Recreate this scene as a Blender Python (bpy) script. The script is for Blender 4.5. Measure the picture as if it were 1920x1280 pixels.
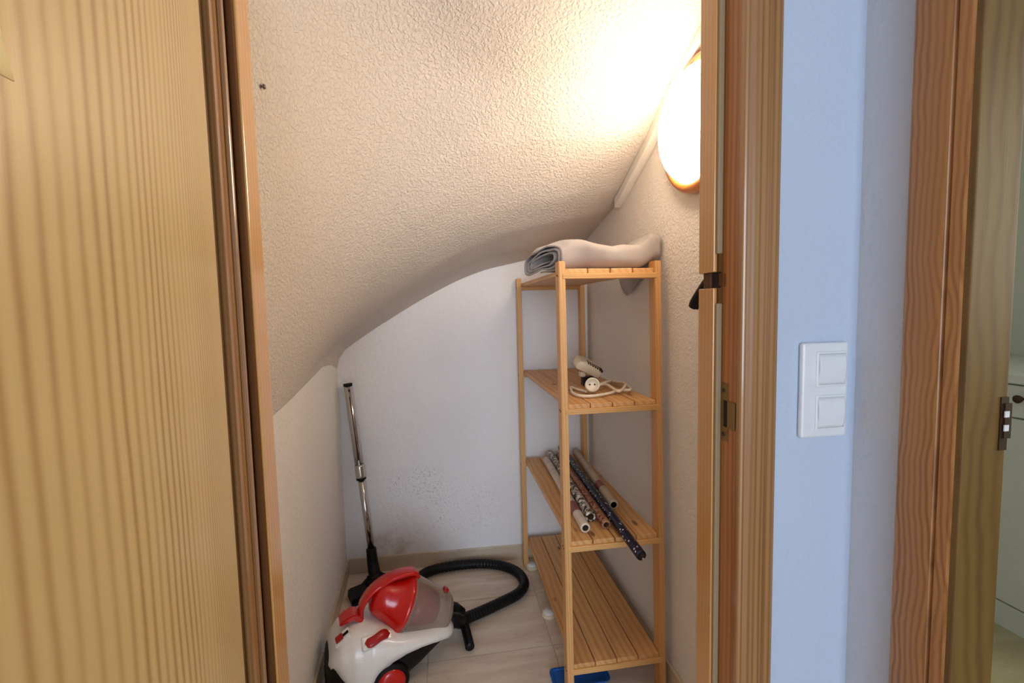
import bpy, bmesh, math, random
from mathutils import Vector, Matrix, Euler, noise
random.seed(7)
for o in list(bpy.data.objects): bpy.data.objects.remove(o)
scene = bpy.context.scene
COL = scene.collection

# ------------------------------------------------------------------ camera
PITCH, ROLL, YAW, CAM_H = .0728, .0224, -.1508, 1.18
cam = bpy.data.cameras.new('camera'); cam_o = bpy.data.objects.new('camera', cam); COL.objects.link(cam_o)
cam.sensor_fit = 'HORIZONTAL'; cam.sensor_width = 36; cam.lens = 850 / 1920 * 36; cam.clip_start = .02
_r = Vector((1, 0, 0)); _f = Vector((0, math.cos(PITCH), -math.sin(PITCH))); _u = Vector((0, math.sin(PITCH), math.cos(PITCH)))
_u2 = _u * math.cos(ROLL) + _r * math.sin(ROLL); _r2 = _r * math.cos(ROLL) - _u * math.sin(ROLL)
_m = Matrix((_r2, _u2, -_f)).transposed().to_4x4()
cam_o.matrix_world = Matrix.Translation((0, 0, CAM_H)) @ Matrix.Rotation(YAW, 4, 'Z') @ _m
scene.camera = cam_o

# ------------------------------------------------------------------ light
world = bpy.data.worlds.new('world'); scene.world = world; world.use_nodes = True
bg = world.node_tree.nodes['Background']; bg.inputs[0].default_value = (.74, .86, 1, 1); bg.inputs[1].default_value = .9

def area(name, loc, rot, sx, sy, power, color):
    l = bpy.data.lights.new(name, 'AREA'); l.shape = 'RECTANGLE'; l.size = sx; l.size_y = sy; l.energy = power; l.color = color
    o = bpy.data.objects.new(name, l); COL.objects.link(o); o.location = loc; o.rotation_euler = rot
    return o
# daylight entering by the unseen, open end of the hall behind the camera
area('daylight', (-.20, -4.0, 1.35), (math.radians(90), 0, 0), 1.9, 2.2, 84, (.70, .83, 1))
# unseen kitchen light, added to brighten the open door; no window stands here
area('kitchen_fill', (2.58, -.05, 1.55), (math.radians(90), 0, math.radians(90)), 1.1, 1.1, 14, (1, .97, .82))
LAMP_POWER = 21.0

vs = scene.view_settings
vs.view_transform = 'Standard'; vs.look = 'None'; vs.gamma = 1; vs.use_curve_mapping = False; vs.exposure = 0.32

# ------------------------------------------------------------------ materials
def newmat(name):
    m = bpy.data.materials.new(name); m.use_nodes = True
    nt = m.node_tree; b = nt.nodes['Principled BSDF']
    return m, nt, b
def N(nt, t, **kw):
    n = nt.nodes.new(t)
    for k, v in kw.items(): setattr(n, k, v)
    return n
def val(nt, sock, v):
    if isinstance(v, (int, float)): sock.default_value = v
    elif isinstance(v, (tuple, list)): sock.default_value = v
    else: nt.links.new(v, sock)
def M(nt, op, a, b=None, c=None, clamp=False):
    n = N(nt, 'ShaderNodeMath', operation=op, use_clamp=clamp)
    val(nt, n.inputs[0], a)
    if b is not None: val(nt, n.inputs[1], b)
    if c is not None: val(nt, n.inputs[2], c)
    return n.outputs[0]
def mixc(nt, f, a, b):
    n = N(nt, 'ShaderNodeMix', data_type='RGBA')
    val(nt, n.inputs['Factor'], f); val(nt, n.inputs[6], a); val(nt, n.inputs[7], b)
    return n.outputs[2]
def noise_t(nt, vec, scale, detail=2, rough=.5, dist=0):
    n = N(nt, 'ShaderNodeTexNoise'); n.inputs['Scale'].default_value = scale; n.inputs['Detail'].default_value = detail
    n.inputs['Roughness'].default_value = rough; n.inputs['Distortion'].default_value = dist
    nt.links.new(vec, n.inputs['Vector']); return n.outputs['Fac']
def smooth(nt, v, lo, hi):
    n = N(nt, 'ShaderNodeMapRange', interpolation_type='SMOOTHSTEP')
    val(nt, n.inputs[0], v); n.inputs[1].default_value = lo; n.inputs[2].default_value = hi
    return n.outputs[0]
def bump(nt, b, h, strength, dist):
    n = N(nt, 'ShaderNodeBump'); n.inputs['Strength'].default_value = strength; n.inputs['Distance'].default_value = dist
    nt.links.new(h, n.inputs['Height']); nt.links.new(n.outputs[0], b.inputs['Normal'])
def C4(c): return (c[0], c[1], c[2], 1)
def srgb(r, g, b):
    f = lambda x: (x / 255 / 12.92) if x / 255 <= .04045 else ((x / 255 + .055) / 1.055) ** 2.4
    return (f(r), f(g), f(b), 1)

def plain(name, col, rough=.5, metal=0, coat=0, spec=None):
    m, nt, b = newmat(name)
    tc = N(nt, 'ShaderNodeTexCoord')
    f = noise_t(nt, tc.outputs['Object'], 40, 3)
    c2 = tuple(min(1, x * 1.06) for x in col[:3]) + (1,); c1 = tuple(x * .94 for x in col[:3]) + (1,)
    nt.links.new(mixc(nt, f, c1, c2), b.inputs['Base Color'])
    b.inputs['Roughness'].default_value = rough; b.inputs['Metallic'].default_value = metal
    if coat: b.inputs['Coat Weight'].default_value = coat
    if spec is not None: b.inputs['Specular IOR Level'].default_value = spec
    return m

def plaster(name, col, rough_amt, grain, smear=0, specks=False):
    m, nt, b = newmat(name)
    tc = N(nt, 'ShaderNodeTexCoord'); P = tc.outputs['Object']
    big = noise_t(nt, P, 3.2, 3)
    c = mixc(nt, big, tuple(x * .93 for x in col[:3]) + (1,), tuple(min(1, x * 1.05) for x in col[:3]) + (1,))
    if specks:
        # grey mould specks in two loose patches, and scuffs
        sx = N(nt, 'ShaderNodeSeparateXYZ'); nt.links.new(P, sx.inputs[0])
        sp = smooth(nt, noise_t(nt, P, 140, 3, .65), .565, .665)
        def patch(cx, cz, rx, rz):
            dx = M(nt, 'DIVIDE', M(nt, 'SUBTRACT', sx.outputs[0], cx), rx); dz = M(nt, 'DIVIDE', M(nt, 'SUBTRACT', sx.outputs[2], cz), rz)
            return smooth(nt, M(nt, 'ADD', M(nt, 'MULTIPLY', dx, dx), M(nt, 'MULTIPLY', dz, dz)), 1.0, .1)
        mk = M(nt, 'MAXIMUM', patch(-.14, .40, .18, .10), M(nt, 'MULTIPLY', patch(-.02, .27, .36, .2), .55))
        mk = M(nt, 'MAXIMUM', mk, M(nt, 'MULTIPLY', patch(-.2, .62, .1, .12), .3))
        c = mixc(nt, M(nt, 'MULTIPLY', M(nt, 'MULTIPLY', sp, mk), .62), c, (.16, .15, .17, 1))
        # brown mottled patch low down beside the wand
        st = M(nt, 'MULTIPLY', patch(-.27, .11, .13, .09), smooth(nt, noise_t(nt, P, 14, 3), .35, .7))
        c = mixc(nt, M(nt, 'MULTIPLY', st, .5), c, srgb(150, 128, 105))
    nt.links.new(c, b.inputs['Base Color'])
    b.inputs['Roughness'].default_value = .75; b.inputs['Specular IOR Level'].default_value = .3
    h1 = noise_t(nt, P, grain, 2, .45, .6)
    h2 = noise_t(nt, P, grain * .33, 2)
    h = M(nt, 'ADD', smooth(nt, h1, .38, .68), M(nt, 'MULTIPLY', h2, .5))
    bump(nt, b, h, 1.0, rough_amt)
    return m

def wood(name, light, dark, ring=.010, axis='Z', across='X', wav=.02, wavs=1.6, rough=.38, coat=.25, contrast=.6, fibre=.25, knots=False, logw=None, tint=None, mid=.004, sharp=1.0):
    """axis: the grain's direction; rings repeat along the across axis."""
    m, nt, b = newmat(name)
    tc = N(nt, 'ShaderNodeTexCoord'); oi = N(nt, 'ShaderNodeObjectInfo')
    sep = N(nt, 'ShaderNodeSeparateXYZ'); nt.links.new(tc.outputs['Object'], sep.inputs[0])
    ax = {'X': 0, 'Y': 1, 'Z': 2}; L = sep.outputs[ax[axis]]; A = sep.outputs[ax[across]]
    rest = [k for k in 'XYZ' if k not in (axis, across)][0]; B = sep.outputs[ax[rest]]
    off = M(nt, 'MULTIPLY', oi.outputs['Random'], 7.0)
    # slow waviness along the grain
    cv = N(nt, 'ShaderNodeCombineXYZ'); nt.links.new(M(nt, 'MULTIPLY', A, 4.0), cv.inputs[0]); nt.links.new(M(nt, 'ADD', B, off), cv.inputs[1]); nt.links.new(M(nt, 'MULTIPLY', L, wavs), cv.inputs[2])
    w1 = M(nt, 'SUBTRACT', noise_t(nt, cv.outputs[0], 1.0, 3, .55), .5)
    a = M(nt, 'ADD', M(nt, 'ADD', A, M(nt, 'MULTIPLY', B, .6)), M(nt, 'MULTIPLY', w1, wav * 2))
    cvm = N(nt, 'ShaderNodeCombineXYZ'); nt.links.new(M(nt, 'MULTIPLY', A, 22.0), cvm.inputs[0]); nt.links.new(M(nt, 'ADD', B, off), cvm.inputs[1]); nt.links.new(M(nt, 'MULTIPLY', L, wavs * 2.5), cvm.inputs[2])
    a = M(nt, 'ADD', a, M(nt, 'MULTIPLY', M(nt, 'SUBTRACT', noise_t(nt, cvm.outputs[0], 1.0, 2), .5), mid))
    if logw:
        hinge, k = logw
        a2 = M(nt, 'ADD', M(nt, 'ABSOLUTE', M(nt, 'SUBTRACT', hinge, a)), .012)
        ph = M(nt, 'MULTIPLY', M(nt, 'LOGARITHM', a2, math.e), 2 * math.pi / k)
    else:
        ph = M(nt, 'MULTIPLY', M(nt, 'ADD', a, off), 2 * math.pi / ring)
    s = M(nt, 'MULTIPLY_ADD', M(nt, 'SINE', ph), .5, .5)
    s = M(nt, 'POWER', s, 1.6 * sharp)
    # strength of rings varies
    cv3 = N(nt, 'ShaderNodeCombineXYZ'); nt.links.new(M(nt, 'MULTIPLY', a, 30.0), cv3.inputs[0]); nt.links.new(off, cv3.inputs[1]); nt.links.new(M(nt, 'MULTIPLY', L, 1.0), cv3.inputs[2])
    var = noise_t(nt, cv3.outputs[0], 1.0, 2)
    s = M(nt, 'MULTIPLY', s, M(nt, 'MULTIPLY_ADD', var, 1.9, -.15, clamp=True))
    cv2 = N(nt, 'ShaderNodeCombineXYZ'); nt.links.new(M(nt, 'MULTIPLY', A, 520), cv2.inputs[0]); nt.links.new(M(nt, 'MULTIPLY', B, 520), cv2.inputs[1]); nt.links.new(M(nt, 'MULTIPLY', L, 9), cv2.inputs[2])
    fb = noise_t(nt, cv2.outputs[0], 1.0, 2)
    c = mixc(nt, M(nt, 'MULTIPLY', s, contrast, clamp=True), light, dark)
    c = mixc(nt, M(nt, 'MULTIPLY', M(nt, 'SUBTRACT', fb, .3, clamp=True), fibre, clamp=True), c, dark)
    # each piece a shade of its own
    c = mixc(nt, M(nt, 'MULTIPLY', oi.outputs['Random'], .28), c, tint or dark)
    if knots:
        vo = N(nt, 'ShaderNodeTexVoronoi'); vo.inputs['Scale'].default_value = 1.0
        ck = N(nt, 'ShaderNodeCombineXYZ'); nt.links.new(M(nt, 'MULTIPLY', A, 13), ck.inputs[0]); nt.links.new(M(nt, 'MULTIPLY', off, 3.1), ck.inputs[1]); nt.links.new(M(nt, 'MULTIPLY', L, 5), ck.inputs[2])
        nt.links.new(ck.outputs[0], vo.inputs['Vector'])
        c = mixc(nt, M(nt, 'MULTIPLY', smooth(nt, vo.outputs['Distance'], .12, .05), .8), c, srgb(92, 48, 24))
    nt.links.new(c, b.inputs['Base Color'])
    b.inputs['Roughness'].default_value = rough; b.inputs['Coat Weight'].default_value = coat; b.inputs['Coat Roughness'].default_value = .12
    bump(nt, b, M(nt, 'ADD', M(nt, 'MULTIPLY', s, .6), M(nt, 'MULTIPLY', fb, .4)), .25, .0006)
    return m

def stone(name, c1, c2, c3):
    m, nt, b = newmat(name)
    tc = N(nt, 'ShaderNodeTexCoord'); oi = N(nt, 'ShaderNodeObjectInfo'); mp = N(nt, 'ShaderNodeMapping'); mp.inputs['Scale'].default_value = (3, 22, 10)
    ad = N(nt, 'ShaderNodeVectorMath', operation='ADD'); nt.links.new(tc.outputs['Object'], ad.inputs[0])
    sc = N(nt, 'ShaderNodeVectorMath', operation='SCALE'); sc.inputs[0].default_value = (5, 9, 3); nt.links.new(oi.outputs['Random'], sc.inputs['Scale']); nt.links.new(sc.outputs[0], ad.inputs[1])
    nt.links.new(ad.outputs[0], mp.inputs[0])
    a = noise_t(nt, mp.outputs[0], 1.3, 5, .6, .4); d = noise_t(nt, ad.outputs[0], 5, 4)
    c = mixc(nt, smooth(nt, a, .3, .7), c1, c2)
    c = mixc(nt, M(nt, 'MULTIPLY', smooth(nt, d, .5, .8), .6), c, c3)
    mp2 = N(nt, 'ShaderNodeMapping'); mp2.inputs['Scale'].default_value = (30, 120, 60); nt.links.new(ad.outputs[0], mp2.inputs[0])
    pits = smooth(nt, noise_t(nt, mp2.outputs[0], 1, 3, .6), .64, .72)
    c = mixc(nt, M(nt, 'MULTIPLY', pits, .35), c, srgb(110, 88, 66))
    nt.links.new(c, b.inputs['Base Color']); b.inputs['Roughness'].default_value = .32
    return m

MAT = {}
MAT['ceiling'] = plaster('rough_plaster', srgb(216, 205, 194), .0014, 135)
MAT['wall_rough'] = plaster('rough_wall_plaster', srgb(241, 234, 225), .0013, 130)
MAT['wall_smooth'] = plaster('smooth_plaster', srgb(240, 235, 229), .0008, 60)
MAT['wall_back'] = plaster('marked_plaster', srgb(240, 237, 236), .0008, 60, specks=True)
MAT['hall'] = plaster('hall_paint', srgb(208, 210, 216), .0005, 70)
MAT['hall_daylit'] = plaster('daylight_tinted_hall_paint', srgb(190, 201, 218), .0005, 70)  # blue cast of the daylight is put into this paint colour
MAT['tile'] = stone('travertine_tile', srgb(236, 220, 200), srgb(216, 194, 170), srgb(236, 212, 192))
MAT['base_tile'] = stone('baseboard_tile', srgb(214, 196, 172), srgb(196, 174, 146), srgb(214, 190, 164))
MAT['grout'] = plain('grout', srgb(210, 192, 168), .9)
MAT['door'] = wood('varnished_pine_door', srgb(230, 203, 144), srgb(152, 102, 48), axis='Z', across='Y', wav=.010, wavs=1.1, rough=.30, coat=.55, contrast=.60, fibre=.14, logw=(.372, .074), mid=.008, sharp=1.3)
MAT['jamb'] = wood('pine_jamb', srgb(214, 160, 92), srgb(168, 106, 48), ring=.006, wav=.004, rough=.25, coat=.6, contrast=.35)
MAT['jamb_dark'] = wood('worn_pine_rebate', srgb(186, 122, 66), srgb(112, 62, 28), ring=.007, wav=.006, rough=.45, coat=.2, contrast=.5)
MAT['casing'] = wood('brown_casing', srgb(172, 124, 76), srgb(104, 66, 34), ring=.0085, wav=.003, wavs=.6, rough=.28, coat=.6, contrast=.7)
MAT['casing_orange'] = wood('orange_pine_casing', srgb(190, 136, 80), srgb(124, 72, 32), ring=.0085, axis='Z', across='Y', wav=.022, wavs=4.0, mid=.010, rough=.42, coat=.2, contrast=.75)
MAT['jamb_light_tint'] = wood('light_tinted_pine_jamb', srgb(118, 86, 38), srgb(76, 48, 18), ring=.020, axis='Z', across='X', wav=.035, wavs=3.2, mid=.016, rough=.45, coat=.15, contrast=.6)  # olive tint of the kitchen light is put into the wood colour
MAT['slat'] = wood('pine_slat', srgb(228, 178, 116), srgb(176, 112, 56), ring=.021, axis='Y', across='X', wav=.016, wavs=2.4, mid=.016, rough=.5, coat=.05, contrast=.5, knots=True)
MAT['post'] = wood('pine_post', srgb(228, 178, 114), srgb(182, 120, 60), ring=.008, axis='Z', across='X', wav=.004, wavs=1.5, rough=.5, coat=.05, contrast=.45)
MAT['rail'] = wood('pine_rail', srgb(230, 180, 114), srgb(184, 124, 62), ring=.007, axis='X', across='Z', wav=.003, rough=.5, coat=.05, contrast=.45)
MAT['lamp_wood'] = wood('lamp_ring_wood', srgb(212, 128, 52), srgb(150, 78, 26), ring=.012, axis='Y', across='Z', rough=.35, coat=.3, contrast=.4)
MAT['white_plastic'] = plain('white_plastic', srgb(236, 234, 230), .35)
MAT['switch'] = plain('switch_plastic', srgb(226, 226, 228), .3)
MAT['trunking'] = plain('white_trunking', srgb(236, 230, 220), .45)
MAT['cream'] = plain('cream_plastic', srgb(226, 208, 176), .4)
MAT['cord'] = plain('cream_cable', srgb(236, 222, 196), .45)
MAT['black'] = plain('black_plastic', (.006, .006, .0065, 1), .42, spec=.22)
MAT['black_matte'] = plain('black_rubber', (.005, .005, .0055, 1), .55, spec=.2)
MAT['hole_brown'] = plain('old_bolt_cut', srgb(84, 50, 24), .8)
MAT['dark_hole'] = plain('dark_hole', (.012, .008, .005, 1), .9)
MAT['seal'] = plain('grey_seal', srgb(150, 128, 96), .6)
MAT['seal_brown'] = plain('brown_seal', srgb(98, 62, 28), .75, spec=.2)
MAT['gloss_black_brown'] = plain('dark_edge_strip', srgb(96, 62, 26), .4)
MAT['red'] = plain('red_plastic', srgb(196, 18, 14), .22, coat=.3)
MAT['red_dark'] = plain('dark_red_plastic', srgb(168, 20, 22), .3)
MAT['shell'] = plain('white_shell', srgb(238, 234, 228), .28, coat=.2)
MAT['chrome'] = plain('chrome_tube', (.62, .60, .58, 1), .16, metal=1)
MAT['brass'] = plain('worn_brass', srgb(150, 118, 74), .42, metal=.85)
MAT['steel'] = plain('grey_screw', srgb(120, 112, 104), .4, metal=.8)
MAT['steel_dark'] = plain('dark_screw', srgb(70, 50, 36), .5, metal=.5)
MAT['blue'] = plain('blue_plastic', srgb(22, 92, 170), .3)
MAT['kitchen_white'] = plain('kitchen_white', srgb(214, 218, 208), .4)
MAT['kitchen_tile'] = plain('kitchen_wall_tile', srgb(214, 216, 200), .25)
MAT['kitchen_floor'] = stone('kitchen_floor_stone', srgb(196, 184, 150), srgb(178, 166, 130), srgb(190, 176, 140))
MAT['paper_card'] = plain('cream_card', srgb(244, 226, 172), .6)
MAT['card_inner'] = plain('brown_card_inner', srgb(120, 92, 66), .8)

def clear_mat():
    m, nt, b = newmat('smoked_clear_plastic')
    tc = N(nt, 'ShaderNodeTexCoord'); f = noise_t(nt, tc.outputs['Object'], 18, 3)
    nt.links.new(mixc(nt, f, srgb(196, 176, 158), srgb(222, 208, 194)), b.inputs['Base Color'])
    b.inputs['Roughness'].default_value = .16; b.inputs['IOR'].default_value = 1.25
    b.inputs['Transmission Weight'].default_value = .72
    return m
MAT['clear'] = clear_mat()
def fabric_mat():
    m, nt, b = newmat('taupe_blanket_cloth')
    tc = N(nt, 'ShaderNodeTexCoord'); f = noise_t(nt, tc.outputs['Object'], 420, 2); g = noise_t(nt, tc.outputs['Object'], 14, 3)
    c = mixc(nt, g, srgb(150, 140, 135), srgb(182, 172, 166)); c = mixc(nt, M(nt, 'MULTIPLY', f, .25), c, srgb(112, 103, 100))
    nt.links.new(c, b.inputs['Base Color']); b.inputs['Roughness'].default_value = .95
    b.inputs['Sheen Weight'].default_value = .3; bump(nt, b, f, .4, .0008)
    return m
MAT['cloth'] = fabric_mat()
def glow_mat():
    m, nt, b = newmat('lit_opal_glass')
    tc = N(nt, 'ShaderNodeTexCoord'); f = noise_t(nt, tc.outputs['Object'], 3, 1)
    b.inputs['Base Color'].default_value = (.9, .88, .84, 1); b.inputs['Roughness'].default_value = .3
    nt.links.new(mixc(nt, f, (1, .79, .56, 1), (1, .82, .60, 1)), b.inputs['Emission Color']); b.inputs['Emission Strength'].default_value = LAMP_POWER
    return m
MAT['glow'] = glow_mat()
def paper_mat(name, base, kind):
    m, nt, b = newmat(name)
    tc = N(nt, 'ShaderNodeTexCoord'); P = tc.outputs['Object']
    sep = N(nt, 'ShaderNodeSeparateXYZ'); nt.links.new(P, sep.inputs[0])
    c = base
    if kind == 'stars':
        vo = N(nt, 'ShaderNodeTexVoronoi'); vo.inputs['Scale'].default_value = 75; nt.links.new(P, vo.inputs['Vector'])
        c = mixc(nt, smooth(nt, vo.outputs['Distance'], .24, .17), base, srgb(225, 225, 225))
    elif kind == 'floral':
        f = noise_t(nt, P, 70, 3, .6, 1.2); vo = N(nt, 'ShaderNodeTexVoronoi'); vo.inputs['Scale'].default_value = 42; nt.links.new(P, vo.inputs['Vector'])
        c = mixc(nt, smooth(nt, f, .47, .55), srgb(40, 32, 24), srgb(196, 182, 160))
        c = mixc(nt, smooth(nt, vo.outputs['Distance'], .34, .24), c, srgb(236, 230, 220))
    elif kind == 'red':
        f = noise_t(nt, P, 60, 3, .6, 1.5); g = noise_t(nt, P, 90, 2)
        c = mixc(nt, smooth(nt, f, .42, .56), srgb(120, 40, 22), srgb(180, 132, 96)); c = mixc(nt, smooth(nt, g, .60, .66), c, srgb(90, 30, 20))
    elif kind in ('white', 'cream'):
        f = noise_t(nt, P, 40, 3); c = mixc(nt, smooth(nt, f, .3, .8), base, tuple(x * .78 for x in base[:3]) + (1,))
        s0, s1 = (-.22, -.15) if kind == 'white' else (-.155, -.10)
        band = M(nt, 'MULTIPLY', M(nt, 'GREATER_THAN', sep.outputs[1], s0), M(nt, 'LESS_THAN', sep.outputs[1], s1))
        c = mixc(nt, band, c, srgb(142, 82, 72))
    if isinstance(c, tuple): b.inputs['Base Color'].default_value = c
    else: nt.links.new(c, b.inputs['Base Color'])
    b.inputs['Roughness'].default_value = .38
    return m

# ------------------------------------------------------------------ mesh helpers
def link(name, me, mat, parent=None, loc=(0, 0, 0), rot=(0, 0, 0)):
    o = bpy.data.objects.new(name, me); COL.objects.link(o)
    if mat is not None and len(me.materials) == 0: me.materials.append(MAT[mat] if isinstance(mat, str) else mat)
    o.location = loc; o.rotation_euler = rot
    if parent: o.parent = parent
    return o
def tag(o, label, cat=None, group=None, kind=None):
    o['label'] = label
    if cat: o['category'] = cat
    if group: o['group'] = group
    if kind: o['kind'] = kind
    return o
def empty(name, loc, rotz=0, parent=None):
    o = bpy.data.objects.new(name, None); COL.objects.link(o); o.location = loc; o.rotation_euler = (0, 0, rotz); o.empty_display_size = .05
    if parent: o.parent = parent
    return o
def fin(bm, name, smooth_=False):
    bmesh.ops.recalc_face_normals(bm, faces=bm.faces)
    me = bpy.data.meshes.new(name); bm.to_mesh(me); bm.free()
    if smooth_:
        for p in me.polygons: p.use_smooth = True
    return me
def add_box(bm, lo, hi, bev=0):
    vs_ = [bm.verts.new((x, y, z)) for x in (lo[0], hi[0]) for y in (lo[1], hi[1]) for z in (lo[2], hi[2])]
    q = [(0, 1, 3, 2), (4, 6, 7, 5), (0, 4, 5, 1), (2, 3, 7, 6), (0, 2, 6, 4), (1, 5, 7, 3)]
    fs = [bm.faces.new([vs_[i] for i in f]) for f in q]
    if bev:
        es = list({e for f in fs for e in f.edges})
        bmesh.ops.bevel(bm, geom=es, offset=bev, segments=2, affect='EDGES', profile=.5)
def box(name, lo, hi, mat, parent=None, bev=0, rot=(0, 0, 0)):
    """box given in the parent's frame, origin at its centre"""
    c = [(a + b) / 2 for a, b in zip(lo, hi)]
    bm = bmesh.new(); add_box(bm, [a - k for a, k in zip(lo, c)], [b - k for b, k in zip(hi, c)], bev)
    return link(name, fin(bm, name), mat, parent, c, rot)
def prism(name, pts, z0, z1, mat, parent=None, loc=(0, 0, 0), smooth_=False):
    """plan outline pts (x, y) extruded from z0 to z1"""
    bm = bmesh.new(); a = [bm.verts.new((x, y, z0)) for x, y in pts]; b = [bm.verts.new((x, y, z1)) for x, y in pts]
    n = len(pts); bm.faces.new(a); bm.faces.new(b)
    for i in range(n): bm.faces.new((a[i], a[(i + 1) % n], b[(i + 1) % n], b[i]))
    return link(name, fin(bm, name), mat, parent, loc)
def catmull(pts, per=8, closed=False):
    P = [Vector(p) for p in pts]; out = []; n = len(P); rng = n if closed else n - 1
    for i in range(rng):
        if closed: p0, p1, p2, p3 = P[i - 1], P[i], P[(i + 1) % n], P[(i + 2) % n]
        else: p0, p1, p2, p3 = P[max(i - 1, 0)], P[i], P[i + 1], P[min(i + 2, n - 1)]
        for k in range(per):
            t = k / per
            out.append(.5 * ((2 * p1) + (p2 - p0) * t + (2 * p0 - 5 * p1 + 4 * p2 - p3) * t * t + (3 * p1 - p0 - 3 * p2 + p3) * t ** 3))
    if not closed: out.append(P[-1])
    return out
def tube_mesh(name, path, rad, segs=12, cap=True, smooth_=True, flat=1.0):
    bm = bmesh.new(); P = [Vector(p) for p in path]; n = len(P); rings = []
    t = (P[1] - P[0]).normalized(); ref = Vector((0, 0, 1)) if abs(t.z) < .9 else Vector((1, 0, 0)); u = t.cross(ref).normalized()
    for i in range(n):
        t = (P[min(i + 1, n - 1)] - P[max(i - 1, 0)]).normalized()
        u = (u - t * u.dot(t)).normalized(); v = t.cross(u)
        r = rad(i / (n - 1)) if callable(rad) else rad
        rings.append([bm.verts.new(P[i] + u * math.cos(a) * r + v * math.sin(a) * r * flat) for a in [2 * math.pi * k / segs for k in range(segs)]])
    for i in range(n - 1):
        for k in range(segs): bm.faces.new((rings[i][k], rings[i][(k + 1) % segs], rings[i + 1][(k + 1) % segs], rings[i + 1][k]))
    if cap: bm.faces.new(rings[0]); bm.faces.new(rings[-1])
    return fin(bm, name, smooth_)
def lathe_mesh(name, prof, segs=40, axis='Z', smooth_=True):
    """prof: (r, h) along the axis"""
    bm = bmesh.new(); rings = []
    def pt(r, h, a):
        c, s = r * math.cos(a), r * math.sin(a)
        return (c, s, h) if axis == 'Z' else ((h, c, s) if axis == 'X' else (c, h, s))
    for r, h in prof:
        if r < 1e-6: rings.append([bm.verts.new(pt(0, h, 0))])
        else: rings.append([bm.verts.new(pt(r, h, 2 * math.pi * k / segs)) for k in range(segs)])
    for a, b in zip(rings, rings[1:]):
        if len(a) == 1 and len(b) == 1: continue
        for k in range(segs):
            k2 = (k + 1) % segs
            if len(a) == 1: bm.faces.new((a[0], b[k], b[k2]))
            elif len(b) == 1: bm.faces.new((a[k], a[k2], b[0]))
            else: bm.faces.new((a[k], a[k2], b[k2], b[k]))
    return fin(bm, name, smooth_)
def grid_mesh(name, rows, smooth_=True, closed=False):
    bm = bmesh.new(); R = [[bm.verts.new(p) for p in r] for r in rows]
    for a, b in zip(R, R[1:]):
        n = len(a)
        for k in range(n if closed else n - 1): bm.faces.new((a[k], a[(k + 1) % n], b[(k + 1) % n], b[k]))
    return fin(bm, name, smooth_)
def autosmooth(o, ang=40):
    me = o.data
    for p in me.polygons: p.use_smooth = True
    bm = bmesh.new(); bm.from_mesh(me)
    for e in bm.edges:
        if len(e.link_faces) == 2 and e.calc_face_angle(0) > math.radians(ang): e.smooth = False
    bm.to_mesh(me); bm.free()
def interp(x, xs, ys):
    if x <= xs[0]: return ys[0]
    for i in range(len(xs) - 1):
        if x <= xs[i + 1]: return ys[i] + (ys[i + 1] - ys[i]) * (x - xs[i]) / (xs[i + 1] - xs[i])
    return ys[-1]
def sstep(t): t = max(0, min(1, t)); return t * t * (3 - 2 * t)

# ------------------------------------------------------------------ the setting
# closet walls: slightly out of square
def left_x(y): return -.427 - .058 * (y - 1.446)
def back_y(x): return 2.052 - .030 * x
RX = .665            # right closet wall, and the side wall of the hall in the same line
YH, YC = .643, .735  # hall face and closet face of the door wall
S = 'structure'

# floor: a bed of grout with tiles laid on it
fl = box('floor', (-1.35, -4.2, -.10), (.74, 2.25, -.003), 'grout'); tag(fl, 'beige travertine-look tile floor of the closet', 'floor', kind=S)
TW, TD, G = .430, .300, .0035
cfx, cfy = fl.location.x, fl.location.y
tile_me = None
for j in range(-19, 6):
    for i in range(-4, 2):
        x0 = -.085 + i * TW; y0 = 1.475 + j * TD
        x1, y1 = min(x0 + TW - G, .72), y0 + TD - G
        if x0 > .70 or y1 > 2.22 or x1 < -1.3 or y0 < -4.15: continue
        x0 = max(x0, -1.33)
        bm = bmesh.new(); add_box(bm, (-(x1 - x0) / 2, -(y1 - y0) / 2, -.003), ((x1 - x0) / 2, (y1 - y0) / 2, 0), 0)
        link('tile', fin(bm, 'tile'), 'tile', fl, ((x0 + x1) / 2 - cfx, (y0 + y1) / 2 - cfy, -fl.location.z))

def wall(name, pts, z0, z1, mat, label):
    o = prism(name, pts, z0, z1, mat); return tag(o, label, 'wall', kind=S)
yl0, yl1 = YC, 2.30
wall('wall_left', [(left_x(yl0) - .08, yl0), (left_x(yl0), yl0), (left_x(yl1), yl1), (left_x(yl1) - .08, yl1)], 0, 1.9, 'wall_smooth', 'smooth white closet wall behind the vacuum cleaner')
wall('wall_back', [(-.60, back_y(-.60)), (.74, back_y(.74)), (.74, back_y(.74) + .08), (-.60, back_y(-.60) + .08)], 0, 2.5, 'wall_back', 'white back wall of the closet with grey specks')
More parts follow.
